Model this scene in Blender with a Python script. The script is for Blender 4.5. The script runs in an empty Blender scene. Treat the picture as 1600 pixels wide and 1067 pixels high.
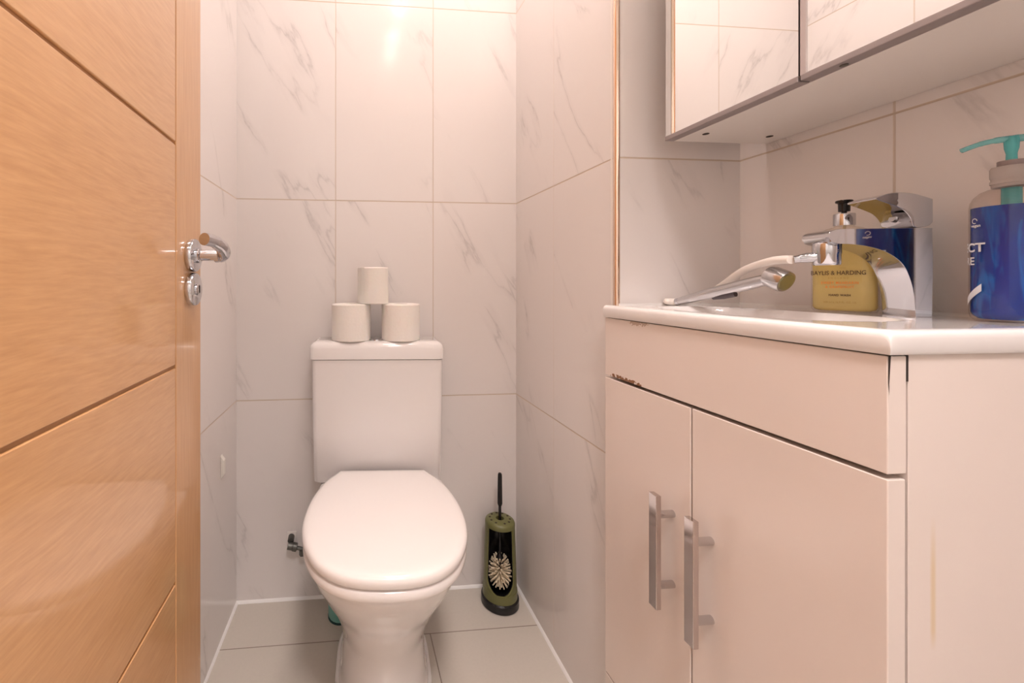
import bpy, bmesh, math, random
from mathutils import Vector, Matrix, noise
random.seed(7)
S = bpy.context.scene
COL = S.collection
R = math.radians

# ------------------------------------------------------------------ camera
F, PX, PY = 650.0, 603.0, 441.0
PSI = math.atan((PX - 543.0) / F)
CAM_Z = 0.952
cd = bpy.data.cameras.new('camera'); cam = bpy.data.objects.new('camera', cd); COL.objects.link(cam)
cam.location = (0, 0, CAM_Z); cam.rotation_euler = (R(90), 0, -PSI)
cd.sensor_width = 36; cd.lens = F / 1600 * 36
cd.shift_x = (800 - PX) / 1600; cd.shift_y = (PY - 533.5) / 1600
cd.clip_start = 0.02; cd.clip_end = 30
S.camera = cam

# ------------------------------------------------------------------ world, exposure
w = bpy.data.worlds.new('world'); S.world = w; w.use_nodes = True
w.node_tree.nodes['Background'].inputs[0].default_value = (1, .97, .95, 1)
w.node_tree.nodes['Background'].inputs[1].default_value = 1.0
S.view_settings.view_transform = 'Standard'; S.view_settings.look = 'None'
S.view_settings.gamma = 1; S.view_settings.use_curve_mapping = False
S.view_settings.exposure = 1.25
SPOT_E = 6.0        # emission of the spotlight lenses
HALL_E = 50.0         # emission of the added hallway fill lamp
PANEL_E = 18.0       # emission of the added round ceiling panel
SPOT_W = 0.12

# ------------------------------------------------------------------ material helpers
def mat(name, col, rough=.4, metal=0., coat=0., coat_r=.05, trans=0., ior=1.45, emit=None, es=0., spec=.5, alpha=1., sss=0.):
    m = bpy.data.materials.new(name); m.use_nodes = True
    b = m.node_tree.nodes['Principled BSDF']
    def s(k, v):
        if k in b.inputs: b.inputs[k].default_value = v
    s('Base Color', (*col, 1)); s('Roughness', rough); s('Metallic', metal); s('Coat Weight', coat); s('Coat Roughness', coat_r)
    s('Transmission Weight', trans); s('IOR', ior); s('Specular IOR Level', spec); s('Alpha', alpha)
    if sss: s('Subsurface Weight', sss); s('Subsurface Scale', .01)
    if emit: s('Emission Color', (*emit, 1)); s('Emission Strength', es)
    return m

class NT:
    def __init__(s, m): s.t = m.node_tree; s.n = s.t.nodes; s.l = s.t.links; s.b = s.n['Principled BSDF']
    def node(s, ty, **kw):
        x = s.n.new(ty)
        for k, v in kw.items(): setattr(x, k, v)
        return x
    def put(s, inp, v):
        if hasattr(v, 'is_output') or isinstance(v, bpy.types.NodeSocket): s.l.new(v, inp)
        elif isinstance(v, tuple) and len(v) == 3 and inp.type == 'RGBA': inp.default_value = (*v, 1)
        else: inp.default_value = v
    def math(s, op, a, b=0., c=0.):
        x = s.node('ShaderNodeMath', operation=op)
        s.put(x.inputs[0], a); s.put(x.inputs[1], b); s.put(x.inputs[2], c)
        return x.outputs[0]
    def mix(s, f, a, b):
        x = s.node('ShaderNodeMix', data_type='RGBA')
        s.put(x.inputs[0], f); s.put(x.inputs[6], a); s.put(x.inputs[7], b)
        return x.outputs[2]
    def comb(s, x, y, z):
        c = s.node('ShaderNodeCombineXYZ')
        for i, v in enumerate((x, y, z)): s.put(c.inputs[i], v)
        return c.outputs[0]
    def noise(s, vec, scale, detail=3, rough=.5, dist=0.):
        x = s.node('ShaderNodeTexNoise'); s.l.new(vec, x.inputs['Vector'])
        x.inputs['Scale'].default_value = scale; x.inputs['Detail'].default_value = detail
        x.inputs['Roughness'].default_value = rough; x.inputs['Distortion'].default_value = dist
        return x.outputs['Fac']
    def ramp(s, f, a, b, lo=0., hi=1.):
        x = s.node('ShaderNodeMapRange'); s.put(x.inputs[0], f)
        for i, v in enumerate((a, b, lo, hi)): x.inputs[i + 1].default_value = v
        return x.outputs[0]
    def coords(s):
        tc = s.node('ShaderNodeTexCoord'); sp = s.node('ShaderNodeSeparateXYZ')
        s.l.new(tc.outputs['Object'], sp.inputs[0])
        return tc.outputs['Object'], sp.outputs
    def bump(s, h, strength=.3, dist=.002):
        x = s.node('ShaderNodeBump'); x.inputs['Strength'].default_value = strength; x.inputs['Distance'].default_value = dist
        s.l.new(h, x.inputs['Height']); s.l.new(x.outputs[0], s.b.inputs['Normal'])

def tile_mat(name, ax, off, base=(.815, .77, .75), pw=.3, ph=.6, g=.0016, seed=0., vj=.7, sg=1.):
    """large glossy marble-effect tiles with grey diagonal veins and beige grout"""
    m = mat(name, base, rough=.13, coat=.0, spec=.5); n = NT(m)
    v, o = n.coords()
    u = n.math('SUBTRACT', o[ax], off); z = o[2]
    un = n.math('DIVIDE', u, pw); zn = n.math('DIVIDE', z, ph)
    iu = n.math('FLOOR', un); iz = n.math('FLOOR', zn)
    fu = n.math('MULTIPLY', n.math('SUBTRACT', un, iu), pw); fz = n.math('MULTIPLY', n.math('SUBTRACT', zn, iz), ph)
    eu = n.math('MINIMUM', fu, n.math('SUBTRACT', pw, fu)); ez = n.math('MINIMUM', fz, n.math('SUBTRACT', ph, fz))
    e = n.math('MINIMUM', eu, ez)
    grout = n.math('LESS_THAN', e, g)
    # per-tile shift of the vein field
    wn = n.node('ShaderNodeTexWhiteNoise'); wn.noise_dimensions = '3D'
    n.l.new(n.comb(iu, iz, seed), wn.inputs['Vector'])
    sp = n.node('ShaderNodeSeparateColor'); n.l.new(wn.outputs['Color'], sp.inputs[0])
    # rotate so that veins run from upper left down to lower right
    ca, sa = math.cos(R(62)), math.sin(R(62))
    along = n.math('SUBTRACT', n.math('MULTIPLY', u, ca * sg), n.math('MULTIPLY', z, sa))
    across = n.math('ADD', n.math('MULTIPLY', u, sa * sg), n.math('MULTIPLY', z, ca))
    A = n.math('ADD', n.math('MULTIPLY', along, 1.0), n.math('MULTIPLY', sp.outputs[0], 40.))
    B = n.math('ADD', across, n.math('MULTIPLY', sp.outputs[1], 40.))
    vec = n.comb(n.math('MULTIPLY', A, .62), n.math('MULTIPLY', B, 3.0), seed)
    w1 = n.noise(vec, 1.5, 7, .50, .0)
    ridge = n.math('ABSOLUTE', n.math('SUBTRACT', w1, .5))
    vein = n.ramp(ridge, 0., .0075, 1., 0.)
    soft = n.ramp(ridge, 0., .035, 1., 0.)
    mask = n.ramp(n.noise(n.comb(n.math('MULTIPLY', A, 1.), n.math('MULTIPLY', B, 1.), seed + 3), 5.5, 2), .47, .62, 0., 1.)
    fine = n.ramp(n.noise(n.comb(A, B, seed + 8), 60, 3), .3, .7, .4, 1.)
    vv = n.math('MULTIPLY', n.math('MULTIPLY', vein, mask), n.math('MULTIPLY', fine, .42))
    ss = n.math('MULTIPLY', n.math('MULTIPLY', soft, mask), .13)
    f = n.math('MINIMUM', n.math('ADD', vv, ss), 1.)
    cloud = n.ramp(n.noise(n.comb(A, B, seed), 3., 3), .3, .7, 0., .25)
    c0 = n.mix(cloud, base, tuple(b * .95 for b in base))
    c1 = n.mix(f, c0, (.42, .39, .38))
    horiz = n.math('LESS_THAN', ez, g)
    c2 = n.mix(n.math('MULTIPLY', grout, n.math('ADD', n.math('MULTIPLY', horiz, 1. - vj), vj)), c1, (.60, .50, .41))
    n.l.new(c2, n.b.inputs['Base Color'])
    n.l.new(n.math('ADD', n.math('MULTIPLY', grout, .5), .13), n.b.inputs['Roughness'])
    n.bump(n.math('SUBTRACT', 1., n.ramp(e, 0., .0022, 1., 0.)), .35, .0015)
    return m

def floor_mat():
    base = (.60, .55, .485)
    m = mat('floor_tile', base, rough=.18, spec=.5); n = NT(m)
    v, o = n.coords()
    zy = n.math('DIVIDE', n.math('SUBTRACT', o[1], 1.112), .6); iy = n.math('FLOOR', zy)
    par = n.math('MULTIPLY', n.math('ABSOLUTE', n.math('MODULO', iy, 2.)), 0.)
    xx = n.math('DIVIDE', n.math('SUBTRACT', n.math('ADD', o[0], n.math('MULTIPLY', n.math('GREATER_THAN', iy, -.5), .12)), .223), .6)
    fx = n.math('MULTIPLY', n.math('FRACT', xx), .6); fy = n.math('MULTIPLY', n.math('FRACT', zy), .6)
    e = n.math('MINIMUM', n.math('MINIMUM', fx, n.math('SUBTRACT', .6, fx)), n.math('MINIMUM', fy, n.math('SUBTRACT', .6, fy)))
    gr = n.math('LESS_THAN', e, .0014)
    sp = n.ramp(n.noise(v, 140, 2), .35, .7, 0., .2)
    big = n.ramp(n.noise(v, 5, 3), .3, .7, 0., .25)
    c = n.mix(sp, base, tuple(b * .86 for b in base)); c = n.mix(big, c, tuple(b * .93 for b in base))
    n.l.new(n.mix(gr, c, (.30, .25, .21)), n.b.inputs['Base Color'])
    n.bump(n.math('SUBTRACT', 1., n.ramp(e, 0., .002, 1., 0.)), .3, .001)
    return m

def wood_mat(name, vertical):
    """pale oak veneer under a satin lacquer"""
    m = mat(name, (.6, .35, .17), rough=.28, coat=.9, coat_r=.05); n = NT(m)
    v, o = n.coords()
    if vertical: g = n.comb(n.math('MULTIPLY', o[1], 260.), n.math('MULTIPLY', o[2], 9.), 0.)
    else:        g = n.comb(n.math('MULTIPLY', n.math('ADD', o[2], n.math('MULTIPLY', n.noise(v, 3.5, 2), .03)), 230.), n.math('MULTIPLY', o[1], 22.), 3.)
    f1 = n.noise(g, 1., 4, .6); 
    g2 = n.comb(n.math('MULTIPLY', o[2] if not vertical else o[1], 12.), n.math('MULTIPLY', o[1] if not vertical else o[2], 1.2), 9.)
    f2 = n.noise(g2, 1., 3, .5, 1.)
    c = n.mix(n.ramp(f1, .3, .7), (.68, .375, .165), (.57, .295, .12))
    c = n.mix(n.ramp(f2, .35, .7, 0., .3), c, (.70, .41, .20))
    n.l.new(c, n.b.inputs['Base Color'])
    n.bump(f1, .06, .0006)
    return m

# ------------------------------------------------------------------ mesh helpers
class MB:
    def __init__(s): s.v = []; s.f = []
    def add(s, vs, fs):
        k = len(s.v); s.v += [Vector(p) for p in vs]; s.f += [tuple(i + k for i in f) for f in fs]; return s
    def box(s, x0, x1, y0, y1, z0, z1):
        vs = [(x, y, z) for x in (x0, x1) for y in (y0, y1) for z in (z0, z1)]
        return s.add(vs, [(0, 1, 3, 2), (4, 6, 7, 5), (0, 4, 5, 1), (2, 3, 7, 6), (0, 2, 6, 4), (1, 5, 7, 3)])
    def loft(s, rings, cap0=True, cap1=True, close=True):
        n = len(rings[0]); vs = [p for r in rings for p in r]; fs = []
        for i in range(len(rings) - 1):
            for j in range(n if close else n - 1):
                a = i * n + j; b = i * n + (j + 1) % n
                fs.append((a, b, b + n, a + n))
        if cap0: fs.append(tuple(range(n - 1, -1, -1)))
        if cap1: fs.append(tuple((len(rings) - 1) * n + j for j in range(n)))
        return s.add(vs, fs)
    def lathe(s, prof, c=(0, 0, 0), axis=(0, 0, 1), n=48, caps=True):
        ax = Vector(axis).normalized(); q = Vector((0, 0, 1)).rotation_difference(ax); c = Vector(c)
        rings = [[c + q @ Vector((r * math.cos(2 * math.pi * j / n), r * math.sin(2 * math.pi * j / n), z)) for j in range(n)] for r, z in prof]
        return s.loft(rings, caps, caps)
    def tube(s, pts, r, n=16, caps=True):
        pts = [Vector(p) for p in pts]; rings = []; up = None
        for i, p in enumerate(pts):
            t = (pts[min(i + 1, len(pts) - 1)] - pts[max(i - 1, 0)]).normalized()
            if up is None:
                up = Vector((0, 0, 1)) if abs(t.z) < .9 else Vector((1, 0, 0))
            a = t.cross(up).normalized(); b = a.cross(t).normalized(); up = b
            rr = r[i] if isinstance(r, (list, tuple)) else r
            rings.append([p + a * math.cos(2 * math.pi * j / n) * rr + b * math.sin(2 * math.pi * j / n) * rr for j in range(n)])
        return s.loft(rings, caps, caps)
    def prism(s, poly, y0, y1):     # poly in (x,z), extruded along y
        n = len(poly)
        vs = [(x, y0, z) for x, z in poly] + [(x, y1, z) for x, z in poly]
        fs = [tuple(range(n)), tuple(range(2 * n - 1, n - 1, -1))] + [(i, i + n, (i + 1) % n + n, (i + 1) % n) for i in range(n)]
        return s.add(vs, fs)

def spline(pts, n=8, closed=False):
    P = [Vector(p) for p in pts]; out = []; m = len(P)
    rng = range(m) if closed else range(m - 1)
    for i in rng:
        if closed: p0, p1, p2, p3 = P[(i - 1) % m], P[i], P[(i + 1) % m], P[(i + 2) % m]
        else: p0, p1, p2, p3 = P[max(i - 1, 0)], P[i], P[i + 1], P[min(i + 2, m - 1)]
        for k in range(n):
            t = k / n
            out.append(.5 * ((2 * p1) + (-p0 + p2) * t + (2 * p0 - 5 * p1 + 4 * p2 - p3) * t * t + (-p0 + 3 * p1 - 3 * p2 + p3) * t ** 3))
    if not closed: out.append(P[-1])
    return out

def obj(name, mb, m, parent=None, bevel=0, seg=3, smooth=True, local=False, angle=35, subsurf=0):
    me = bpy.data.meshes.new(name); me.from_pydata([tuple(v) for v in mb.v], [], mb.f); me.validate()
    bm = bmesh.new(); bm.from_mesh(me); bmesh.ops.remove_doubles(bm, verts=bm.verts, dist=1e-6)
    bmesh.ops.recalc_face_normals(bm, faces=bm.faces); bm.to_mesh(me); bm.free()
    for mm in (m if isinstance(m, (list, tuple)) else [m]): me.materials.append(mm)
    o = bpy.data.objects.new(name, me); COL.objects.link(o)
    if parent is not None:
        o.parent = parent
        if not local: me.transform(wm(parent).inverted())
    if bevel:
        b = o.modifiers.new('bevel', 'BEVEL'); b.width = bevel; b.segments = seg; b.limit_method = 'ANGLE'; b.angle_limit = R(30); b.harden_normals = True
    if subsurf:
        b = o.modifiers.new('sub', 'SUBSURF'); b.levels = subsurf; b.render_levels = subsurf
    if smooth:
        for p in me.polygons: p.use_smooth = True
        if not subsurf:
            if hasattr(me, 'set_sharp_from_angle'): me.set_sharp_from_angle(angle=R(29 if bevel else angle))
    return o

def wm(o):
    M = Matrix.LocRotScale(o.location, o.rotation_euler, o.scale)
    return wm(o.parent) @ M if o.parent else M

def tag(o, label, cat, group=None):
    o['label'] = label; o['category'] = cat
    if group: o['group'] = group
    return o
def thing(name, label, cat, loc, rz=0, group=None):
    o = bpy.data.objects.new(name, None); COL.objects.link(o); o.location = loc; o.rotation_euler = (0, 0, rz)
    o.empty_display_size = .05
    return tag(o, label, cat, group)
def struct(o): o['kind'] = 'structure'; return o

# ------------------------------------------------------------------ materials
PAINT = (.80, .74, .69)
M_chrome = mat('chrome', (.60, .60, .63), rough=.04, metal=1)
M_hand = mat('handle_chrome', (.62, .57, .56), rough=.07, metal=1)
M_chrome2 = mat('satin_chrome', (.58, .57, .58), rough=.2, metal=1)
M_white = mat('sanitary_ceramic', (.84, .81, .80), rough=.08, coat=.5, coat_r=.03)
M_seat = mat('seat_plastic', (.88, .84, .82), rough=.16, coat=.2)
M_paint = mat('wall_paint', (.82, .80, .77), rough=.6)
M_black = mat('black_plastic', (.012, .011, .012), rough=.25)
M_dark = mat('dark_gap', (.03, .02, .018), rough=.7)
M_seal = mat('white_sealant', (.88, .86, .84), rough=.35)
M_mirror = mat('mirror', (.93, .93, .92), rough=.005, metal=1)
M_alu = mat('grey_rail', (.33, .29, .29), rough=.4, metal=.3)
M_green = mat('olive_plastic', (.15, .15, .055), rough=.35)
M_bristle = mat('bristle', (.82, .70, .52), rough=.6)
M_teal = mat('teal_plastic', (.22, .52, .46), rough=.35)
M_card = mat('cardboard', (.40, .31, .24), rough=.9)
M_brass = mat('dull_brass', (.12, .12, .11), rough=.35, metal=.7)

# ------------------------------------------------------------------ setting
YB, XR, XW, YT, XL0, XL1 = 1.270, .530, .800, .781, -.328, -.386
ZC = 2.45
T_back = tile_mat('marble_tile_back', 0, -.036, seed=1.3)
T_right = tile_mat('marble_tile_right', 1, 1.030, seed=4.1, vj=.3, sg=-1.)
T_left = tile_mat('marble_tile_left', 1, .99, seed=9.4)
T_ret = tile_mat('marble_tile_return', 0, .525, seed=14.2)
T_rec = tile_mat('marble_tile_recess', 1, .540, seed=21.6, sg=-1.)
struct(obj('floor', MB().box(-1.2, 1.3, -1.6, YB + .1, -.05, 0), floor_mat(), smooth=False))
struct(obj('wall_back', MB().box(-.45, 1.0, YB, YB + .1, 0, ZC), T_back, smooth=False))
struct(obj('wall_right', MB().box(XR, XR + .06, YT + .006, YB, 0, ZC), T_right, smooth=False))
struct(obj('wall_return', MB().box(XR + .001, XW, YT, YT + .006, 0, ZC), T_ret, smooth=False))
struct(obj('wall_recess', MB().box(XW, XW + .1, -.12, YB, 0, ZC), T_rec, smooth=False))
lw = MB(); lw.add([(XL0, YB, 0), (XL0, YB, ZC), (XL1, -.12, ZC), (XL1, -.12, 0), (XL0 - .12, YB, 0), (XL0 - .12, YB, ZC), (XL1 - .06, -.12, ZC), (XL1 - .06, -.12, 0)],
                  [(0, 1, 2, 3), (4, 7, 6, 5), (0, 4, 5, 1), (3, 2, 6, 7), (1, 5, 6, 2), (0, 3, 7, 4)])
struct(obj('wall_left', lw, T_left, smooth=False))
struct(obj('ceiling', MB().box(-1.2, 1.3, -1.6, YB + .1, ZC, ZC + .05), M_paint, smooth=False))
fw_ = MB(); fw_.box(XL1, -.315, -.12, -.02, 0, ZC); fw_.box(.57, XW, -.12, -.02, 0, ZC); fw_.box(-.315, .57, -.12, -.02, 2.03, ZC)
struct(obj('wall_front', fw_, M_paint, smooth=False))
hw = MB(); hw.box(-1.2, -1.1, -1.6, -.12, 0, ZC)
struct(obj('wall_hallway_left', hw, M_paint, smooth=False))
struct(obj('wall_hallway_right', MB().box(1.2, 1.3, -1.6, -.12, 0, ZC), M_paint, smooth=False))
struct(obj('wall_hallway_back', MB().box(-1.2, 1.3, -1.7, -1.6, 0, ZC), M_paint, smooth=False))
hf = MB(); hf.box(-1.2, XL1, -.12, -.02, 0, ZC); hf.box(XW + .1, 1.3, -.12, -.02, 0, ZC)
struct(obj('wall_hallway_front', hf, M_paint, smooth=False))
# white sealant beads where walls meet the floor
def bead(name, a, b, nrm, r=.006):
    a = Vector(a); b = Vector(b); nrm = Vector(nrm).normalized(); up = Vector((0, 0, 1)); rings = []
    for p in (a, b): rings.append([p, p + nrm * r, p + nrm * r * .75 + up * r * .5, p + nrm * r * .4 + up * r * .85, p + up * r * 1.2])
    return struct(obj(name, MB().loft(rings), M_seal))
bead('trim_1', (XL0, YB, 0), (XR, YB, 0), (0, -1, 0))
bead('trim_2', (XR, YB, 0), (XR, YT, 0), (-1, 0, 0))
bead('trim_3', (XL0, YB, 0), (XL1, 0, 0), (1, -.04, 0))
# corner trim of the boxed-in wall: polished quadrant profile, with a white grout edge
tr = MB(); tr.tube([(XR + .005, YT + .004, .907), (XR + .005, YT + .004, ZC)], .0062, 24)
struct(obj('trim_4', tr, mat('polished_trim', (.80, .62, .50), rough=.10, metal=1)))
struct(obj('trim_5', MB().box(XR - .0008, XR + .003, YT + .009, YT + .0135, .907, ZC), mat('trim_edge', (.86, .80, .74), rough=.4), smooth=False))

# ------------------------------------------------------------------ door (open, seen from the room)
M_oak_h = wood_mat('oak_veneer_across', False); M_oak_v = wood_mat('oak_veneer_upright', True)
M_oak_g = mat('oak_groove', (.42, .22, .095), rough=.5)
DX, DY1 = -.25, .737
door = bpy.data.objects.new('door_1', None); COL.objects.link(door); door.location = (DX, .0, 0); struct(door)
leaf = MB().box(DX - .04, DX - .0028, -.005, DY1, .008, 1.99)
obj('door_leaf', leaf, M_oak_g, door, bevel=.001)
zs = [.008, .189, .513, .829, 1.155, 1.478, 1.80, 1.99]
for i in range(7):
    a = zs[i] + (.0022 if i else 0); b = zs[i + 1] - (.0022 if i < 6 else 0)
    obj('door_panel', MB().box(DX - .004, DX, .11, .6335, a, b), M_oak_h, door, bevel=.0016, seg=2)
obj('door_stile', MB().box(DX - .004, DX, .6355, DY1, .008, 1.99), M_oak_v, door, bevel=.0012, seg=2)
obj('door_stile', MB().box(DX - .004, DX, -.005, .108, .008, 1.99), M_oak_v, door, bevel=.0012, seg=2)
HY = .690
rose = [(0, 0), (.0255, 0), (.0262, .0012), (.0262, .0085), (.0252, .0100), (.0235, .0105), (0, .0105)]
h = obj('lever_handle', MB().lathe(rose, (DX, HY, .995), (1, 0, 0)), M_chrome, door)
lv = [(DX + .009, HY, .995), (DX + .028, HY, .995), (DX + .046, HY, .995)]
obj('lever', MB().tube(spline(lv, 4), .0088, 24)
    .tube(spline([(DX + .038, HY + .002, .9925), (DX + .049, HY, .9945), (DX + .055, HY - .010, 1.000), (DX + .055, HY - .026, 1.008), (DX + .049, HY - .043, 1.0135), (DX + .042, HY - .062, 1.0150)], 8),
          [.0092] * 6 + [.0100] * 6 + [.0104] * 12 + [.0098] * 6 + [.0092] * 11, 24), M_chrome, h)
obj('neck', MB().lathe([(0, 0), (.0125, 0), (.0125, .006), (.0095, .008), (0, .008)], (DX + .0095, HY, .995), (1, 0, 0)), M_chrome, h)
k = obj('bathroom_lock', MB().lathe(rose, (DX, HY, .941), (1, 0, 0)), M_chrome, door)
obj('lock_release', MB().lathe([(0, 0), (.0095, 0), (.0095, .003), (.008, .0042), (0, .0042)], (DX + .0100, HY, .941), (1, 0, 0)), M_chrome, k)
obj('coin_slot', MB().box(DX + .0140, DX + .0146, HY - .0016, HY + .0016, .935, .947), M_dark, k)

# ------------------------------------------------------------------ ceiling spotlights, added fill lamps (above the frame)
def spot_bar(x, ys, label, name='spotlight_bar'):
    t = thing(name, label, 'ceiling light', (x, sum(ys) / len(ys), ZC))
    obj('ceiling_plate', MB().box(x - .03, x + .03, min(ys) - .06, max(ys) + .06, ZC - .02, ZC), M_chrome2, t, bevel=.003)
    for y in ys:
        s_ = obj('spot_housing', MB().lathe([(.012, 0), (.012, -.03), (.03, -.05), (.034, -.085), (.030, -.085), (.028, -.078)], (x, y, ZC - .02), n=32, caps=False), M_chrome2, t)
        e = mat('lit_lens', (1, 1, 1), emit=(1, .82, .70), es=SPOT_E)
        obj('lens', MB().lathe([(0, 0), (.028, 0), (.028, -.004), (0, -.006)], (x, y, ZC - .098), n=32), e, s_)
        ld = bpy.data.lights.new('spot_lamp', 'AREA'); ld.shape = 'DISK'; ld.size = .06; ld.energy = SPOT_W; ld.color = (1, .84, .76)
        lo = bpy.data.objects.new('spot_lamp', ld); COL.objects.link(lo); lo.parent = s_; lo.location = wm(s_).inverted() @ Vector((x, y, ZC - .107))
    return t
spot_bar(.26, [.03, .20, .44], 'chrome spotlight bar on the ceiling above the toilet room')
t = thing('added_panel', 'added round white flush lamp, out of view on the ceiling above the cistern', 'ceiling light', (.24, .74, ZC))  # unseen lamp added to light the room without glare on the tiles
obj('panel_housing', MB().lathe([(0, 0), (.17, 0), (.172, -.02), (.160, -.024), (0, -.024)], (.24, .74, ZC)), M_paint, t)
obj('panel_diffuser', MB().lathe([(0, 0), (.155, 0), (.155, -.003), (0, -.003)], (.24, .74, ZC - .0242)), mat('added_panel_glow', (1, 1, 1), emit=(1, .85, .785), es=PANEL_E), t)
def hall_fill(x, y):  # unseen lamp added as fill from behind the camera
    t = thing('hall_fill_lamp', 'added round fill lamp, out of view in the hallway behind the doorway', 'ceiling light', (x, y, ZC))
    obj('lamp_base', MB().lathe([(0, 0), (.16, 0), (.16, -.02), (0, -.02)], (x, y, ZC)), M_paint, t)
    obj('diffuser', MB().lathe([(.15, 0), (.15, -.03), (.12, -.055), (.06, -.066), (0, -.068)], (x, y, ZC - .02)),
        mat('fill_diffuser', (1, 1, 1), emit=(1, .91, .895), es=HALL_E), t)
hall_fill(.15, -.42)

# ------------------------------------------------------------------ toilet
A = R(3.6)
wc = thing('toilet', 'white close-coupled toilet with closed lid standing against the back wall', 'toilet', (.0905, 1.129, 0), -A)
def ring(outline, z): return [(x, -d, z) for x, d in outline]
half = [(0.0, .117), (.02, .127), (.055, .147), (.10, .162), (.15, .172), (.20, .176), (.25, .1745), (.30, .165), (.34, .149), (.37, .130), (.395, .103), (.410, .074), (.418, .040), (.4205, 0)]
def hw_at(d):
    pass
LC = .004
pr = [(LC + b, a) for a, b in half]; pl = [(LC - b, a) for a, b in half[:-1]][::-1]
right = spline([(x, d, 0) for x, d in pr], 5); left = spline([(x, d, 0) for x, d in [pr[-1]] + pl], 5)
egg = [(p.x, p.y) for p in right[:-1]] + [(p.x, p.y) for p in left]
def scale_out(out, inset):
    cx, cy = LC, .21; res = []
    for x, d in out:
        vx, vy = x - cx, d - cy; L = math.hypot(vx, vy); k_ = (L - inset) / L
        res.append((cx + vx * k_, cy + vy * k_))
    return res
lid = MB().loft([ring(scale_out(egg, i), z) for i, z in ((.010, .4215), (.003, .4225), (.0005, .427), (0, .433), (.0015, .4385), (.006, .4425), (.014, .4448), (.030, .446), (.08, .4475), (.15, .448))])
obj('toilet_lid', lid, M_seat, wc, local=True, angle=50)
seat = MB().loft([ring(scale_out(egg, i), z) for i, z in ((.012, .398), (.005, .3985), (.002, .403), (.002, .409), (.004, .4145), (.010, .418), (.02, .4185))])
obj('toilet_seat', seat, M_seat, wc, local=True, angle=50)
for sx in (-.075, .083):
    obj('seat_hinge', MB().lathe([(0, 0), (.012, 0), (.012, .012), (.009, .016), (0, .016)], (sx, -.004, .397), n=24), M_chrome, wc, local=True)
# pan: egg-shaped rim narrowing to a pedestal
def pan_ring(z, front, hwid, back, bw, n=56):
    dc = .12 + .08 * min(1, max(0, (z - .15) / .18))
    out = []
    for j in range(n):
        t = 2 * math.pi * j / n; c, s_ = math.cos(t), math.sin(t)
        if c >= 0: d = dc + (front - dc) * c; x = hwid * s_ * (1)
        else:
            e = .42
            cc = -abs(c) ** e; sx = math.copysign(abs(s_) ** e, s_)
            d = dc + (dc - back) * cc; q = -cc
            x = sx * (hwid * (1 - q) + bw * q)
        out.append((LC + x, -d, z))
    return out
P0 = [(0, .262, .110, -.022, .112), (.012, .262, .108, -.022, .110), (.035, .260, .102, -.022, .102), (.10, .258, .098, -.022, .094), (.15, .268, .100, -.024, .092), (.19, .284, .107, -.030, .094),
      (.24, .309, .122, -.050, .105), (.28, .336, .138, -.075, .122), (.32, .362, .153, -.10, .146), (.355, .386, .164, -.113, .168), (.38, .401, .170, -.116, .176)]
P = []
for i_ in range(len(P0) - 1):
    a_, b_ = P0[max(i_ - 1, 0)], P0[min(i_ + 2, len(P0) - 1)]; c_, d_ = P0[i_], P0[i_ + 1]
    for k_ in range(4):
        t_ = k_ / 4
        P.append(tuple(.5 * (2 * c_[q] + (d_[q] - a_[q]) * t_ + (2 * a_[q] - 5 * c_[q] + 4 * d_[q] - b_[q]) * t_ ** 2 + (-a_[q] + 3 * c_[q] - 3 * d_[q] + b_[q]) * t_ ** 3) for q in range(5)))
P += [P0[-1], (.391, .405, .1715, -.116, .178), (.396, .403, .170, -.115, .1765), (.3975, .398, .166, -.112, .172)]
pan = MB().loft([pan_ring(*p) for p in P]); obj('toilet_pan', pan, M_white, wc, local=True, angle=60)
sealr = MB().loft([pan_ring(0, .268, .1165, -.028, .1185), pan_ring(.006, .267, .1155, -.027, .1175), pan_ring(.012, .262, .1085, -.022, .1105)])
obj('base_sealant', sealr, M_seal, wc, local=True)
def rrect(x0, x1, y0, y1, z, r, n=6):
    out = []
    for cx, cy, a0 in ((x1 - r, y1 - r, 0), (x0 + r, y1 - r, 90), (x0 + r, y0 + r, 180), (x1 - r, y0 + r, 270)):
        for k in range(n + 1):
            a = R(a0 + 90 * k / n); out.append((cx + r * math.cos(a), cy + r * math.sin(a), z))
    return out
CY1 = .122   # back of the cistern (local y, just clear of the wall)
cis = MB().loft([rrect(-.176, .160, .016, CY1, .400, .012), rrect(-.184, .167, .012, CY1, .405, .014), rrect(-.188, .170, .011, CY1, .55, .014), rrect(-.190, .172, .010, CY1, .738, .014)])
obj('cistern', cis, M_white, wc, local=True, angle=50)
cl = MB().loft([rrect(-.192, .170, .011, CY1, .7385, .012), rrect(-.196, .174, .007, CY1, .741, .014), rrect(-.1955, .1735, .0075, CY1, .770, .014), rrect(-.193, .171, .010, CY1, .779, .013),
                rrect(-.187, .165, .017, CY1 - .002, .7855, .012), rrect(-.178, .156, .027, CY1 - .006, .788, .010)])
obj('cistern_lid', cl, M_white, wc, local=True, angle=50)
fb = obj('flush_button', MB().lathe([(0, 0), (.021, 0), (.0205, .003), (.018, .0042), (0, .0046)], (-.012, .055, .788), n=40), M_chrome, wc, local=True)
obj('gasket', MB().box(-.165, .150, .02, CY1 - .01, .3968, .4005), M_dark, wc, local=True)

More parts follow.
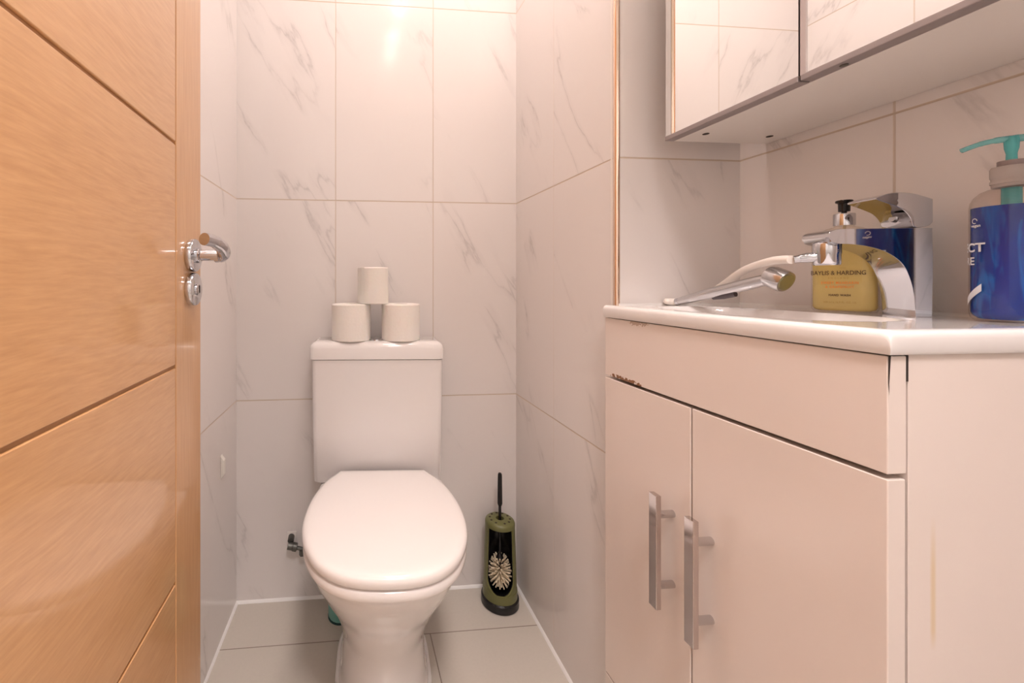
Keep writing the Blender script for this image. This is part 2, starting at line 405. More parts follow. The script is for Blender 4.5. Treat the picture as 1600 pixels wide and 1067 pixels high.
# ------------------------------------------------------------------ toilet rolls
def paper_mat(tint):
    m = mat('toilet_paper', tint, rough=.9, sss=.1); n = NT(m); v, o = n.coords()
    vo = n.node('ShaderNodeTexVoronoi'); vo.inputs['Scale'].default_value = 130; n.l.new(v, vo.inputs['Vector'])
    n.bump(vo.outputs['Distance'], .35, .0012); return m
M_paper = paper_mat((.92, .88, .83))
Mw = wm(wc)
def roll(lx, ly, z0, rad, h_, label, flap=None, sq=0):
    p = Mw @ Vector((lx, ly, 0)); t = thing('toilet_roll', label, 'toilet roll', (p.x, p.y, z0), -A, 'toilet rolls on the cistern')
    prof = [(.021, 0), (rad - .002, 0), (rad, .002), (rad, h_ - .003), (rad - .002, h_ - .0005), (rad - .005, h_), (.021, h_), (.0205, h_ - .002), (.0205, .001)]
    mb = MB(); N = 72; rings = []
    for r_, z in prof:
        rr = []
        for j in range(N):
            a = 2 * math.pi * j / N
            wob = 1 + (.008 * noise.noise(Vector((math.cos(a) * 2, math.sin(a) * 2, lx * 50))) if r_ > .03 else 0)
            rr.append((r_ * math.cos(a) * wob, r_ * math.sin(a) * wob, z))
        rings.append(rr)
    rings.append(rings[0]); mb.loft(rings, False, False)
    obj('paper', mb, M_paper, t, local=True, angle=20)
    obj('cardboard_core', MB().lathe([(.0203, .002), (.0203, h_ - .003), (.0190, h_ - .003), (.0190, .002), (.0203, .002)], n=40, caps=False), M_card, t, local=True)
    if flap:
        mb = MB(); pts = []
        for k in range(13):
            a = R(flap[0] + (flap[1] - flap[0]) * k / 12); rr = rad + .0006 + flap[2] * max(0, (k - 6) / 6) ** 2
            pts.append((rr * math.cos(a), rr * math.sin(a)))
        outer = [(x * 1.012, y * 1.012) for x, y in pts]
        ringb = [(x, y, .001) for x, y in pts] + [(x, y, .001) for x, y in outer[::-1]]
        ringt = [(x, y, h_ - .001) for x, y, _ in ringb]
        mb.loft([ringb, ringt]); obj('loose_sheet', mb, M_paper, t, local=True)
    return t
roll(-.084, .062, .788, .0555, .103, 'left of the two toilet rolls standing directly on the cistern lid')
roll(.058, .062, .788, .0545, .103, 'right of the two toilet rolls standing directly on the cistern lid')
roll(-.018, .055, .8912, .0405, .103, 'smaller part-used toilet roll standing on top of the other two', flap=(228, 174, .006))

# ------------------------------------------------------------------ toilet brush
bx, by = .452, 1.203
br = thing('toilet_brush_holder', 'olive green toilet brush holder with open black front in the back corner', 'toilet brush holder', (bx, by, 0))
obj('base', MB().lathe([(0, 0), (.053, 0), (.055, .003), (.0545, .022), (.051, .026), (0, .026)], (bx, by, 0)), M_black, br)
FRONT = math.atan2(-by, -bx * .85)     # the opening faces the doorway
def hold_r(z): return .050 - .0075 * (z / .25)
def opening(z):
    z0, z1 = .047, .236
    if z < z0 or z > z1: return 0
    hw_ = .0405 - .005 * (z - z0) / (z1 - z0)
    if z < z0 + hw_: hw_ = hw_ * math.sqrt(max(0, 1 - ((z0 + hw_ - z) / hw_) ** 2))
    return math.asin(min(.99, hw_ / hold_r(z)))
zl = [.024, .03, .04, .049, .0505, .052, .054, .057, .06, .065, .07, .076, .083, .10, .13, .16, .19, .215, .232, .2338]
N = 56; rings = []; 
def shell(rad_off, thick):
    mb = MB(); ro, ri = [], []
    for z in zl:
        o_ = max(opening(z), .012); a0 = FRONT + o_; a1 = FRONT + 2 * math.pi - o_
        ro.append([(bx + (hold_r(z) + rad_off) * math.cos(a0 + (a1 - a0) * j / N), by + (hold_r(z) + rad_off) * math.sin(a0 + (a1 - a0) * j / N), z) for j in range(N + 1)])
        ri.append([(bx + (hold_r(z) + rad_off - thick) * math.cos(a0 + (a1 - a0) * j / N), by + (hold_r(z) + rad_off - thick) * math.sin(a0 + (a1 - a0) * j / N), z) for j in range(N + 1)])
    rings = [o + i[::-1] for o, i in zip(ro, ri)]
    return mb.loft(rings)
obj('holder_body', shell(0, .0045), M_green, br, angle=50)
obj('holder_rim', MB().lathe([(.0455, .024), (.0503, .024), (.0497, .0495), (.045, .0495), (.0455, .024)], (bx, by, 0), caps=False), M_green, br)
obj('inner_liner', shell(-.0048, .002), M_black, br)
top = MB().lathe([(.012, .2325), (.0432, .2325), (.0432, .240), (.0415, .2445), (.038, .2475), (.034, .249), (.012, .250), (.012, .2325)], (bx, by, 0), caps=False)
obj('holder_top', top, M_green, br, angle=50)
vh = MB()
for k_ in range(10):
    a = FRONT + R(25 + 310 * (k_ + .0) / 9); vh.lathe([(0, 0), (.0034, 0), (.0034, .0007), (0, .0007)], (bx + .029 * math.cos(a), by + .029 * math.sin(a), .2489), n=12)
obj('vent_holes', vh, M_dark, br)
tb = thing('toilet_brush', 'black-handled toilet brush with beige bristles standing in the olive holder', 'toilet brush', (bx, by, .03))
obj('handle', MB().lathe([(0, .288), (.0055, .288), (.0072, .294), (.0068, .335), (.0062, .372), (.0058, .380), (.004, .384), (0, .385)], (bx, by, 0), n=24)
    .lathe([(.0042, .12), (.0042, .24), (.0042, .290)], (bx, by, 0), n=20).lathe([(0, .10), (.006, .10), (.011, .118), (.012, .130), (.009, .138), (.0042, .145)], (bx, by, 0), n=24), M_black, tb)
bs = MB()
for lay in range(11):
    z = .044 + lay * .0075
    for k_ in range(13):
        a = 2 * math.pi * (k_ + .5 * (lay % 2)) / 13 + random.uniform(-.1, .1); el = R(-38 + lay * 9.5 + random.uniform(-6, 6)); L = .0345 * (1 if lay > 2 else .92)
        p0 = Vector((bx, by, z * .45 + .055)); dr = Vector((math.cos(a) * math.cos(el), math.sin(a) * math.cos(el), math.sin(el)))
        bs.tube([p0, p0 + dr * L * .5, p0 + dr * L], [.0011, .0017, .0019], 6)
obj('bristles', bs, M_bristle, tb)

# ------------------------------------------------------------------ pipe valve, teal can, plastic catch
v = thing('isolating_valve', 'small dark metal angle valve on the back wall left of the toilet', 'valve', (-.165, YB, .18))
obj('wall_plate', MB().box(-.180, -.152, YB - .005, YB, .170, .206), mat('valve_plate', (.82, .78, .74), rough=.4), v, bevel=.002)
obj('valve_body', MB().tube([(-.167, YB - .003, .192), (-.167, YB - .022, .189)], .009, 20).lathe([(0, -.014), (.0105, -.014), (.0105, .0), (.012, .002), (.012, .012), (.0095, .014), (0, .014)], (-.161, YB - .028, .176), (1, 0, -.25), n=24), M_brass, v)
obj('pipe', MB().tube(spline([(-.150, YB - .028, .172), (-.136, YB - .028, .168), (-.110, YB - .028, .160), (-.085, YB - .026, .165), (-.070, YB - .018, .20), (-.068, YB - .014, .28)], 8), .0055, 14), M_brass, v)
obj('pipe_nut', MB().lathe([(0, -.008), (.010, -.008), (.010, .008), (0, .008)], (-.132, YB - .028, .158), (0, 0, 1), n=6), M_brass, v, smooth=False)

tc = thing('cleaner_bottle', 'small teal bottle on the floor behind the toilet pedestal', 'bottle', (-.020, 1.196, 0))
obj('bottle_body', MB().lathe([(0, .002), (.0315, .002), (.0345, .008), (.0345, .15), (.030, .165), (.014, .175), (.014, .182), (0, .182)], (-.020, 1.196, 0)), M_teal, tc)
obj('base_ring', MB().lathe([(0, 0), (.0352, 0), (.0355, .0045), (0, .0045)], (-.020, 1.196, 0)), mat('dark_teal', (.02, .06, .06), rough=.4), tc)

def lwx(y): return XL1 + (XL0 - XL1) * (y + .12) / (YB + .12)
cx_ = lwx(1.14)
cat_ = MB(); prof = [(0, 0), (.003, .006), (.009, .012), (.009, .050), (.003, .058), (0, .064)]
cat_.add([(cx_ + px, 1.131, .431 + pz) for px, pz in prof] + [(cx_ + px, 1.146, .431 + pz) for px, pz in prof],
         [tuple(range(6)), tuple(range(11, 5, -1))] + [(i, i + 6, (i + 1) % 6 + 6, (i + 1) % 6) for i in range(6)])
tag(obj('wall_catch', cat_, mat('cream_plastic', (.85, .82, .76), rough=.35), bevel=.001), 'small white plastic catch fixed low on the left tiled wall', 'catch')

# ------------------------------------------------------------------ vanity unit
VX, VY0, VY1 = .507, .347, .779
def gloss_panel(name, stain=None):
    base = (.82, .72, .665)
    m = mat(name, base, rough=.16, coat=.3, coat_r=.08); n = NT(m); ge = n.node('ShaderNodeNewGeometry'); sp_ = n.node('ShaderNodeSeparateXYZ'); n.l.new(ge.outputs['Position'], sp_.inputs[0]); vv, o = ge.outputs['Position'], sp_.outputs
    c = n.mix(n.ramp(n.noise(vv, 9, 3), .4, .7, 0., .15), base, (.76, .68, .61))
    if stain == 'chips':       # blown, brown chipboard showing along the lower left edge and a faint stain under the worktop
        near = n.math('MULTIPLY', n.ramp(o[2], .7735, .7795, 1., 0.), n.math('MULTIPLY', n.ramp(o[1], .67, .69), n.ramp(o[1], .752, .768, 1., 0.)))
        ns = n.noise(vv, 130, 3); ch = n.math('MULTIPLY', n.math('GREATER_THAN', n.math('MULTIPLY', near, n.ramp(ns, .42, .52)), .35), 1.)
        c = n.mix(ch, c, (.24, .10, .035))
        near2 = n.math('MULTIPLY', n.ramp(o[2], .866, .880), n.math('MULTIPLY', n.ramp(o[1], .64, .67), n.ramp(o[1], .70, .73, 1., 0.)))
        c = n.mix(n.math('MULTIPLY', n.math('GREATER_THAN', n.math('MULTIPLY', near2, n.noise(vv, 220, 2)), .38), .6), c, (.35, .2, .1))
    if stain == 'streak':      # yellowed runs down the side panel
        st = n.math('MULTIPLY', n.ramp(n.math('ABSOLUTE', n.math('SUBTRACT', o[0], .556)), .001, .004, 1., 0.), n.math('MULTIPLY', n.ramp(o[2], .60, .62), n.ramp(o[2], .68, .73, 1., 0.)))
        c = n.mix(n.math('MULTIPLY', st, .55), c, (.70, .50, .22))
    n.l.new(c, n.b.inputs['Base Color']); return m
M_pan = gloss_panel('gloss_white_panel'); M_fas = gloss_panel('gloss_white_fascia', 'chips'); M_side = gloss_panel('gloss_white_side', 'streak')
van = thing('vanity_unit', 'gloss white vanity cabinet with two doors under the basin', 'vanity cabinet', ((VX + XW) / 2, (VY0 + VY1) / 2, 0))
obj('side_panel', MB().box(.529, XW - .001, VY0, VY0 + .015, 0, .8835), M_side, van, bevel=.0006)
obj('side_panel', MB().box(.529, XW - .001, VY1 - .015, VY1, 0, .8835), M_pan, van, bevel=.0006)
obj('bottom_panel', MB().box(.529, XW - .001, VY0 + .015, VY1 - .015, .187, .202), M_pan, van)
obj('back_panel', MB().box(XW - .008, XW - .001, VY0 + .015, VY1 - .015, .202, .8835), M_pan, van)
obj('fascia', MB().box(VX, .5275, VY0, VY1, .7705, .8825), M_fas, van, bevel=.0012)
obj('plinth', MB().box(VX, .5275, VY0, VY1, 0, .184), M_pan, van, bevel=.0012)
obj('gap_backing', MB().box(.5280, .5290, VY0 + .016, VY1 - .016, .0, .8825), M_dark, van)  # thin dark sheet, puts the shade of the door gaps into colour
crack = MB().add([(VX + .0004, VY0 - .0004, .883), (VX + .0030, VY0 - .0004, .883), (VX + .0012, VY0 - .0004, .856), (VX + .0014, VY0 - .0004, .845), (VX + .0002, VY0 - .0004, .857)], [(0, 1, 2, 3, 4)])
obj('edge_split', crack, M_dark, van, smooth=False)
obj('edge_gap', MB().box(.5270, .5288, VY0 - .0003, VY0 + .002, .858, .8832), M_dark, van, smooth=False)
for y0, y1, hy in ((.5735, VY1, .608), (VY0, .5705, .539)):
    d = obj('cabinet_door', MB().box(VX, .5265, y0, y1, .187, .7655), M_pan, van, bevel=.0012)
    hh = MB().box(VX - .0335, VX - .025, hy - .0080, hy + .0080, .446, .622)
    obj('bar_handle', hh, M_hand, d, bevel=.0008, seg=2)
    for pz in (.590, .480):
        obj('handle_post', MB().tube([(VX - .025, hy - .001, pz), (VX, hy - .001, pz)], .0055, 20), M_chrome2, d)

# worktop basin: one ceramic slab with a sunk bowl
CT = .907
bas = thing('basin', 'white ceramic inset basin slab on top of the vanity cabinet', 'basin', (.65, .56, .884))
x0, x1, y0, y1 = VX - .0035, XW - .0005, VY0 - .0045, YT - .0008
mb = MB(); NX, NY = 56, 80; RR = .008
def edge_par(a, b, n_):      # denser near both ends for the rounded edge
    e = [0, .0006, .0016, .003, .005, RR]
    mid = [RR + (b - a - 2 * RR) * i / (n_ - 1) for i in range(n_)]
    return [a + t for t in e[:-1]] + [a + t for t in mid] + [b - t for t in e[:-1]][::-1]
xs = edge_par(x0, x1, NX); ys = edge_par(y0, y1, NY)
def ctop(x, y):
    z = CT
    dx = x - x0; dy = y - y0
    for d_ in (dx, dy):
        if d_ < RR: z -= (RR - math.sqrt(max(0, RR * RR - (RR - d_) ** 2)))
    # gentle raised lip, then the bowl
    u_ = (x - .612) / .082; v_ = (y - .575) / .150
    q = (abs(u_) ** 2.8 + abs(v_) ** 2.8) ** (1 / 2.8)
    if q < 1: z -= .085 * (1 - q ** 2) ** .8 * min(1, (1 - q) / .10 * .6 + .4) if q < .9 else .085 * (1 - q ** 2) ** .8 * (.4 + .6 * (1 - q) / .1)
    return z
vs = [(x, y, ctop(x, y)) for x in xs for y in ys]; ny = len(ys); nx = len(xs); fs = []
for i in range(nx - 1):
    for j in range(ny - 1): fs.append((i * ny + j, (i + 1) * ny + j, (i + 1) * ny + j + 1, i * ny + j + 1))
# skirt with a tight curl under the edge, and an inner lower skin
per = [i * ny for i in range(nx)] + [(nx - 1) * ny + j for j in range(1, ny)] + [i * ny + ny - 1 for i in range(nx - 2, -1, -1)] + [j for j in range(ny - 2, 0, -1)]
k0 = len(vs); np_ = len(per)
low = []
for idx in per: vx, vy, vz = vs[idx]; low.append((vx, vy, .8865))
low2 = [(min(max(a, x0 + .0015), x1), min(max(b, y0 + .0015), y1), .8838) for a, b, c in low]
vs += low + low2
for i in range(np_):
    a, b = per[i], per[(i + 1) % np_]; fs.append((a, b, k0 + (i + 1) % np_, k0 + i)); fs.append((k0 + i, k0 + (i + 1) % np_, k0 + np_ + (i + 1) % np_, k0 + np_ + i))
mb.add(vs, fs); obj('basin_slab', mb, M_white, bas, angle=60)
obj('waste_plug', MB().lathe([(0, 0), (.022, 0), (.022, .003), (.018, .005), (0, .005)], (.612, .575, ctop(.612, .575) - .001)), M_chrome, bas)
obj('wall_sealant', MB().box(XW - .004, XW - .0002, VY0, YT - .001, CT, CT + .004).box(.535, XW - .004, YT - .004, YT - .0002, CT, CT + .003), M_seal, bas, smooth=False)

# ------------------------------------------------------------------ mixer tap
tap = thing('mixer_tap', 'chrome single-lever mixer tap standing on the basin ledge', 'tap', (.748, .492, CT))
y0, y1 = .472, .512
arch_out = [(.757, CT), (.758, .98), (.757, 1.021), (.752, 1.0225), (.70, 1.0225), (.67, 1.0225), (.655, 1.0225), (.644, 1.0215), (.637, 1.0175), (.636, 1.012)]
arch_in = [(.640, 1.006), (.650, 1.003), (.665, 1.0020), (.685, .9985), (.705, .991), (.722, .977), (.731, .958), (.736, .935), (.738, CT)]
cur = spline([(x, 0, z) for x, z in arch_out[2:]], 3) + spline([(x, 0, z) for x, z in arch_in], 5)
poly = [(arch_out[0][0], arch_out[0][1]), (arch_out[1][0], arch_out[1][1])] + [(p.x, p.z) for p in cur]
tb_ = MB().prism(poly, y0, y1)
obj('tap_body', tb_, M_chrome, tap, bevel=.0085, seg=6)
lev = spline([(x, 0, z) for x, z in [(.693, 1.0630), (.712, 1.0690), (.735, 1.0680), (.759, 1.0600)]], 6)
lev2 = spline([(x, 0, z) for x, z in [(.759, 1.0300), (.753, 1.0250), (.738, 1.0235), (.733, 1.036), (.725, 1.0460), (.712, 1.0530), (.693, 1.0610)]], 6)
obj('lever', MB().prism([(p.x, p.z) for p in lev] + [(p.x, p.z) for p in lev2], y0 + .001, y1 - .001), M_chrome, tap, bevel=.0012, seg=3)
obj('grub_screw', MB().tube([(.7365, .492, 1.036), (.7300, .492, 1.0375)], .0042, 20), M_chrome2, tap)
obj('aerator', MB().lathe([(0, -.031), (.0125, -.031), (.0138, -.029), (.0138, -.016), (.0143, -.015), (.0143, -.002), (.013, .0), (0, .0)], (.651, .492, 1.006)), M_chrome, tap)
obj('diverter_outlet', MB().tube([(.644, .494, .987), (.632, .500, .986), (.626, .503, .985)], [.0068, .0068, .0055], 20).tube([(.627, .5025, .985), (.621, .506, .984)], .0052, 16), M_chrome, tap)

tap.rotation_euler = (0, 0, R(-11.5))
# ------------------------------------------------------------------ hand sprayer with hose
spr = thing('hand_sprayer', 'chrome hand sprayer with thumb lever lying across the basin', 'hand shower', (.648, .68, CT))
h0 = Vector((.6385, .748, .9155)); h1 = Vector((.659, .592, .958))
obj('handle', MB().tube([h0, h0.lerp(h1, .05), h0.lerp(h1, .4), h0.lerp(h1, .8), h1], [.0065, .0075, .0098, .0098, .0088], 28), M_chrome2, spr)
obj('tail_nut', MB().tube([h0 - (h1 - h0).normalized() * .006, h0], .0068, 20), M_chrome, spr)
ax = Vector((.10, -.92, -.42)).normalized()
obj('spray_head', MB().lathe([(0, -.014), (.010, -.014), (.0150, -.011), (.0165, -.006), (.0168, .012), (.0155, .0155), (0, .0158)], Vector((.6605, .586, .9585)), ax), M_chrome2, spr)
obj('spray_face', MB().lathe([(0, 0), (.0128, 0), (.0128, .001), (0, .001)], Vector((.6605, .586, .9585)) + ax * .0155, ax), mat('spray_plate', (.42, .40, .22), rough=.2, metal=.8), spr)
tl0 = h0.lerp(h1, .42) + Vector((0, 0, -.0085)); tl1 = h0.lerp(h1, .66) + Vector((0, 0, -.011))
obj('thumb_lever', MB().tube([tl0, tl0.lerp(tl1, .5), tl1], [.0042, .006, .005], 12), mat('dark_lever', (.10, .085, .09), rough=.3, metal=.6), spr)
dh = (h0 - h1).normalized()
hose = spline([h0 + dh * .004, h0 + dh * .012 + Vector((-.001, .001, 0)), (.627, .764, .9142), (.634, .7715, .9142), (.655, .7705, .9142), (.687, .750, .921), (.684, .703, .946), (.663, .640, .972), (.640, .575, .984), (.6245, .5305, .984)], 10)
M_hose = mat('white_hose', (.86, .80, .74), rough=.4)
obj('hose', MB().tube(hose[:-1], .0060, 14), M_hose, spr)

# ------------------------------------------------------------------ lettering helper
def text_obj(name, body, size, place, m, parent, bold=0., sx=1., spacing=1.):
    cu = bpy.data.curves.new(name, 'FONT'); cu.body = body; cu.size = size; cu.align_x = 'CENTER'; cu.align_y = 'CENTER'; cu.offset = bold; cu.space_character = spacing; cu.resolution_u = 4
    to = bpy.data.objects.new(name, cu); COL.objects.link(to)
    dg = bpy.context.evaluated_depsgraph_get(); me = bpy.data.meshes.new_from_object(to.evaluated_get(dg))
    bpy.data.objects.remove(to)
    bm = bmesh.new(); bm.from_mesh(me); bmesh.ops.triangulate(bm, faces=bm.faces)
    bm.to_mesh(me); bm.free()
    W = wm(parent).inverted()
    for v_ in me.vertices: v_.co = W @ Vector(place(v_.co.x * sx, v_.co.y))
    me.materials.clear(); me.materials.append(m)
    o = bpy.data.objects.new(name, me); COL.objects.link(o); o.parent = parent
    return o

# ------------------------------------------------------------------ soap bottle
SB = Vector((.735, .553, CT)); an = math.atan2(-.43, -.90)
fr = Vector((math.cos(an), math.sin(an), 0)); rtv = Vector((-fr.y, fr.x, 0))    # rtv points to the right seen from the doorway
if rtv.y > 0: rtv = -rtv
soap = thing('hand_wash_bottle', 'clear rectangular hand wash bottle of yellow soap behind the tap', 'soap bottle', SB)
def sring(hw_, hd, z, r, n=6):
    out = []
    for p in rrect(-hw_, hw_, -hd, hd, z, min(r, hw_ * .99, hd * .99), n):
        out.append(SB + rtv * p[0] - fr * p[1] + Vector((0, 0, p[2])))
    return out
def glassy(name, col, rough=.03):      # clear thin-walled plastic
    m = bpy.data.materials.new(name); m.use_nodes = True; n_ = m.node_tree; nn = n_.nodes; nn.clear()
    out = nn.new('ShaderNodeOutputMaterial'); t = nn.new('ShaderNodeBsdfTransparent'); g_ = nn.new('ShaderNodeBsdfGlossy'); lw_ = nn.new('ShaderNodeLayerWeight'); f_ = nn.new('ShaderNodeMapRange'); pw_ = nn.new('ShaderNodeMath'); pw_.operation = 'POWER'; pw_.inputs[1].default_value = 4; mx = nn.new('ShaderNodeMixShader')
    t.inputs[0].default_value = (*col, 1); g_.inputs['Roughness'].default_value = rough; f_.inputs[3].default_value = .04; f_.inputs[4].default_value = .55; n_.links.new(lw_.outputs['Facing'], pw_.inputs[0]); n_.links.new(pw_.outputs[0], f_.inputs[0])
    n_.links.new(f_.outputs[0], mx.inputs[0]); n_.links.new(t.outputs[0], mx.inputs[1]); n_.links.new(g_.outputs[0], mx.inputs[2]); n_.links.new(mx.outputs[0], out.inputs[0])
    return m
HWd, HD = .0335, .0185
rs = [(.028, .014, .0015, .012), (.0315, .0165, .001, .013), (HWd, HD, .006, .013), (HWd, HD, .106, .013), (.0320, .0175, .113, .013), (.027, .016, .120, .013), (.018, .0135, .125, .012), (.0105, .0105, .1275, .0104), (.0105, .0105, .132, .0104)]
obj('bottle_shell', MB().loft([sring(a, b, c, d) for a, b, c, d in rs]), glassy('clear_plastic', (.97, .95, .92)), soap, angle=60)
M_liq = mat('yellow_soap', (1., .84, .36), rough=.12, trans=.5, ior=1.12, spec=.3)
obj('liquid', MB().loft([sring(a - .0012, b - .0012, c, d) for a, b, c, d in [(.028, .014, .003, .012), (.0315, .0165, .0045, .013), (HWd, HD, .008, .013), (HWd, HD, .108, .013), (.0312, .0170, .1135, .013)]]), M_liq, soap, angle=60)
obj('pump_collar', MB().lathe([(0, 0), (.0118, 0), (.0118, .0165), (.0112, .0175), (0, .0175)], SB + Vector((0, 0, .129))), M_chrome, soap)
obj('dip_tube', MB().tube([SB + Vector((0, 0, .012)), SB + Vector((0, 0, .13))], .0018, 10), mat('dip_tube', (.80, .72, .55), rough=.4), soap)
pm = MB().lathe([(0, 0), (.0030, 0), (.0030, .003), (.0063, .0035), (.0066, .0155), (.0092, .0168), (.0095, .0188), (.0088, .0200), (0, .0203)], SB + Vector((0, 0, .1465)), n=32)
pm.tube([SB + Vector((0, 0, .1640)), SB + fr * .008 + Vector((0, 0, .1640)), SB + fr * .016 + Vector((0, 0, .1632))], [.0030, .0027, .0025], 14)
obj('pump_head', pm, M_black, soap)
def on_soap(cx, cz):
    def f(x, y): return SB + rtv * (cx + x) + fr * (HD + .0004) + Vector((0, 0, cz + y))
    return f
M_ink = mat('dark_ink', (.09, .055, .03), rough=.5); M_ink_o = mat('orange_ink', (.82, .26, .05), rough=.5); M_ink_s = mat('olive_ink', (.36, .25, .07), rough=.5)
text_obj('label_text', 'BAYLIS & HARDING', .0088, on_soap(-.003, .0585), M_ink, soap, .00012, 0.737)
text_obj('label_text', '1970', .0032, on_soap(0.002, .0655), M_ink_s, soap, 0, 0.836, 1.3)
text_obj('label_text', 'ENGLAND', .0038, on_soap(-.002, .0510), M_ink_s, soap, 0, 0.798, 1.75)
text_obj('label_text', 'SWEET MANDARIN', .0048, on_soap(-.001, .0440), M_ink_o, soap, .0001, 0.798, 1.2)
text_obj('label_text', '& GRAPEFRUIT', .0048, on_soap(-.001, .0380), M_ink_o, soap, .0001, 0.798, 1.2)
text_obj('label_text', 'HAND WASH', .0042, on_soap(-.001, .0260), M_ink, soap, .00018, 0.798, 1.15)
text_obj('label_text', '500 ml e 16.9 FL. OZ. US', .0040, on_soap(-.001, .0155), M_ink_s, soap, .0, 0.76, 1.05)

# ------------------------------------------------------------------ blue bottle
BB = Vector((.7480, .4035, CT)); BR_ = .0285
blue = thing('blue_soap_bottle', 'large round bottle of blue soap with turquoise pump at the right edge', 'soap bottle', BB)
obj('bottle_shell', MB().lathe([(0, .001), (.024, .0005), (BR_ - .001, .004), (BR_, .009), (BR_, .131), (BR_ - .0008, .137), (.0255, .143), (.021, .1485), (.0165, .151), (.0125, .152), (.0125, .156)], BB, n=72, caps=False), glassy('clear_bottle_plastic', (.93, .90, .88)), blue)
def blue_mat():
    m = mat('blue_soap', (.0, .035, .42), rough=.25, coat=.3, coat_r=.04, spec=.3); n = NT(m); vv, o = n.coords()
    f1 = n.noise(n.comb(n.math('MULTIPLY', o[0], 60.), n.math('MULTIPLY', o[1], 60.), n.math('MULTIPLY', o[2], 12.)), 1., 3, .5, 1.2)
    n.l.new(n.mix(n.ramp(f1, .52, .68), (.0, .03, .30), (.0, .15, .60)), n.b.inputs['Base Color']); return m
obj('liquid', MB().lathe([(0, .003), (.022, .003), (BR_ - .0025, .007), (BR_ - .0012, .011), (BR_ - .0012, .131), (0, .131)], BB, n=72), blue_mat(), blue)
cc = MB()
cc.lathe([(.0, .153), (.0135, .153), (.0135, .156), (.0145, .157), (.0145, .160), (.0138, .161), (.0138, .163), (.0145, .164), (.0145, .174), (.0135, .176), (0, .176)], BB, n=48)
obj('screw_collar', cc, mat('frosted_plastic', (.66, .60, .58), rough=.25, trans=.5), blue)
obj('collar_top', MB().lathe([(0, 0), (.0098, 0), (.0098, .0065), (0, .007)], BB + Vector((0, 0, .176))), mat('grey_plastic', (.30, .25, .25), rough=.35), blue)
M_turq = mat('turquoise_plastic', (.14, .66, .70), rough=.2, trans=.45)
obj('inner_tube', MB().tube([BB + Vector((0, 0, .1315)), BB + Vector((0, 0, .152))], .0070, 20), M_turq, blue)
obj('pump_stem', MB().lathe([(0, 0), (.0040, 0), (.0038, .008), (.0050, .014), (.0055, .024), (.0048, .027), (0, .028)], BB + Vector((0, 0, .1825)))  , M_turq, blue)
sd = Vector((-.80, .60, 0)).normalized()
sp_ = BB + Vector((0, 0, .2065))
obj('pump_spout', MB().tube(spline([sp_ - sd * .014 + Vector((0, 0, .0005)), sp_ + Vector((0, 0, .001)), sp_ + sd * .013 + Vector((0, 0, .0005)), sp_ + sd * .024 + Vector((0, 0, -.002)), sp_ + sd * .036 + Vector((0, 0, -.007))], 6), [.0040] * 6 + [.0036] * 6 + [.0030] * 6 + [.0027] * 7, 16),
    mat('clear_turquoise', (.35, .78, .82), rough=.12, trans=.7, ior=1.2), blue)
BA = math.atan2(-BB.y, -BB.x)      # direction from bottle to the doorway camera position
def on_blue(s0, cz):
    def f(x, y):
        a = BA + (s0 + x) / (BR_ + .0002); return BB + Vector(((BR_ + .0006) * math.cos(a), (BR_ + .0006) * math.sin(a), cz + y))
    return f
M_wink = mat('white_ink', (.80, .82, .88), rough=.5)
text_obj('label_text', 'ECT', .0140, on_blue(-.0315, .0845), M_wink, blue, .0004, 1.1)
text_obj('label_text', 'RE', .0125, on_blue(-.0350, .0690), M_wink, blue, .0002, 1.1)
text_obj('label_text', 'vegan', .0046, on_blue(-.0265, .1100), M_wink, blue, .0001)
bnd = MB(); rowa, rowb = [], []
for k_ in range(9):
    s_ = -.042 + .0215 * k_ / 8; fa = on_blue(s_, .017 + .018 * k_ / 8); rowa.append(fa(0, 0)); rowb.append(fa(0, .0085))
bnd.loft([rowa, rowb], False, False, False); obj('label_band', bnd, M_wink, blue)
lf = MB(); f_ = on_blue(-.0275, .1155)
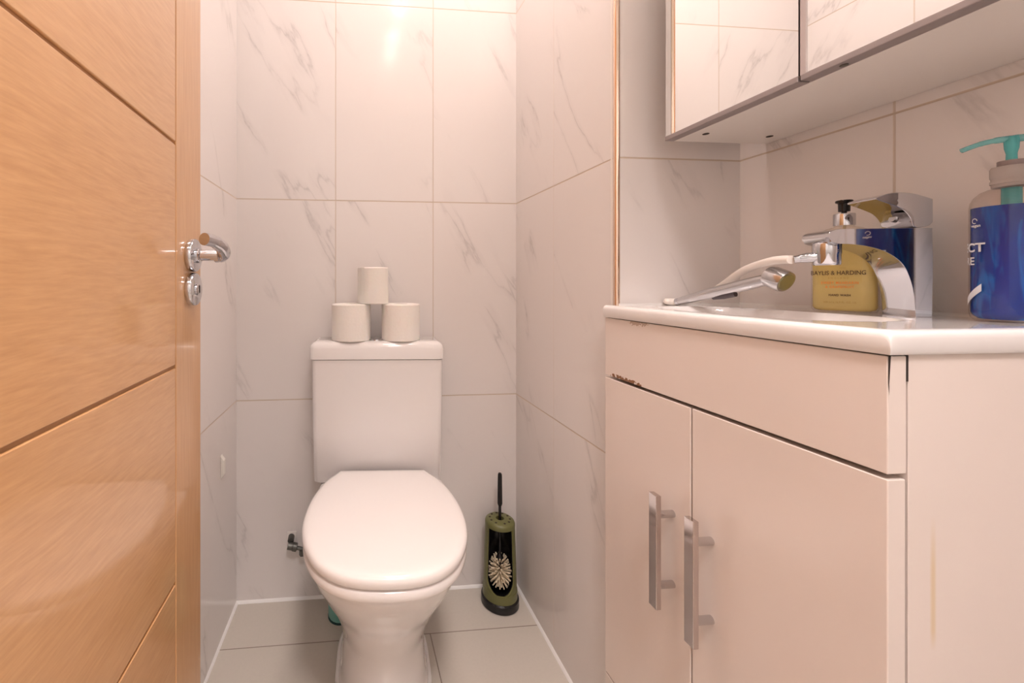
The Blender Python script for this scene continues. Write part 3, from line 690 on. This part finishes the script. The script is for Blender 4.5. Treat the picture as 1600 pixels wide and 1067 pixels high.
for k_ in range(10):
    a0 = 2 * math.pi * k_ / 12; a1 = 2 * math.pi * (k_ + 1) / 12
    lf.add([f_(.0032 * math.cos(a0), .0032 * math.sin(a0)), f_(.0032 * math.cos(a1), .0032 * math.sin(a1)), f_(.0024 * math.cos(a1), .0024 * math.sin(a1)), f_(.0024 * math.cos(a0), .0024 * math.sin(a0))], [(0, 1, 2, 3)])
obj('leaf_mark', lf, M_wink, blue)

# ------------------------------------------------------------------ mirror cabinet
MX, CZ = .594, 1.217
mc = thing('mirror_cabinet', 'white wall cabinet with mirrored doors above the basin', 'mirror cabinet', (.70, .50, CZ))
M_cab = mat('white_carcass', (.82, .78, .74), rough=.28, coat=.2)
obj('carcass', MB().box(MX + .018, XW - .001, .262, .729, CZ, 1.86), M_cab, mc, bevel=.0008)
def mdoor(ya, yb, ang=0., piv=None):
    T = Matrix.Identity(4)
    if ang: T = Matrix.Translation(piv) @ Matrix.Rotation(ang, 4, 'Z') @ Matrix.Translation(-piv)
    def tr_(mb_):
        mb_.v = [T @ p for p in mb_.v]; return mb_
    d = obj('mirror_door', tr_(MB().box(MX + .004, MX + .017, ya, yb, CZ + .001, 1.86)), M_alu, mc, bevel=.0004)
    obj('mirror_glass', tr_(MB().box(MX, MX + .0038, ya + .0005, yb - .0005, CZ + .008, 1.86)), M_mirror, d, smooth=False)
    obj('bottom_rail', tr_(MB().box(MX - .0015, MX + .0165, ya, yb, CZ - .0005, CZ + .0078)), M_alu, d, bevel=.0012)
    if ya < .3: obj('edge_rail', tr_(MB().box(MX - .0015, MX + .004, yb - .0065, yb, CZ + .006, 1.86)), mat('pale_rail', (.52, .46, .45), rough=.3, metal=.4), d, smooth=False)
    return d
mdoor(.4975, .729); mdoor(.262, .4945, R(-.0), Vector((MX, .262, 0)))
for hx, hy in ((.637, .687), (.763, .688)):
    obj('screw_hole', MB().lathe([(0, 0), (.0052, 0), (.0052, .0008), (0, .0008)], (hx, hy, CZ - .0006), n=20), M_dark, mc)
obj('door_catch', MB().lathe([(0, 0), (.004, 0), (.004, .001), (0, .001)], (MX + .008, .453, CZ - .0014), n=16), M_brass, mc)
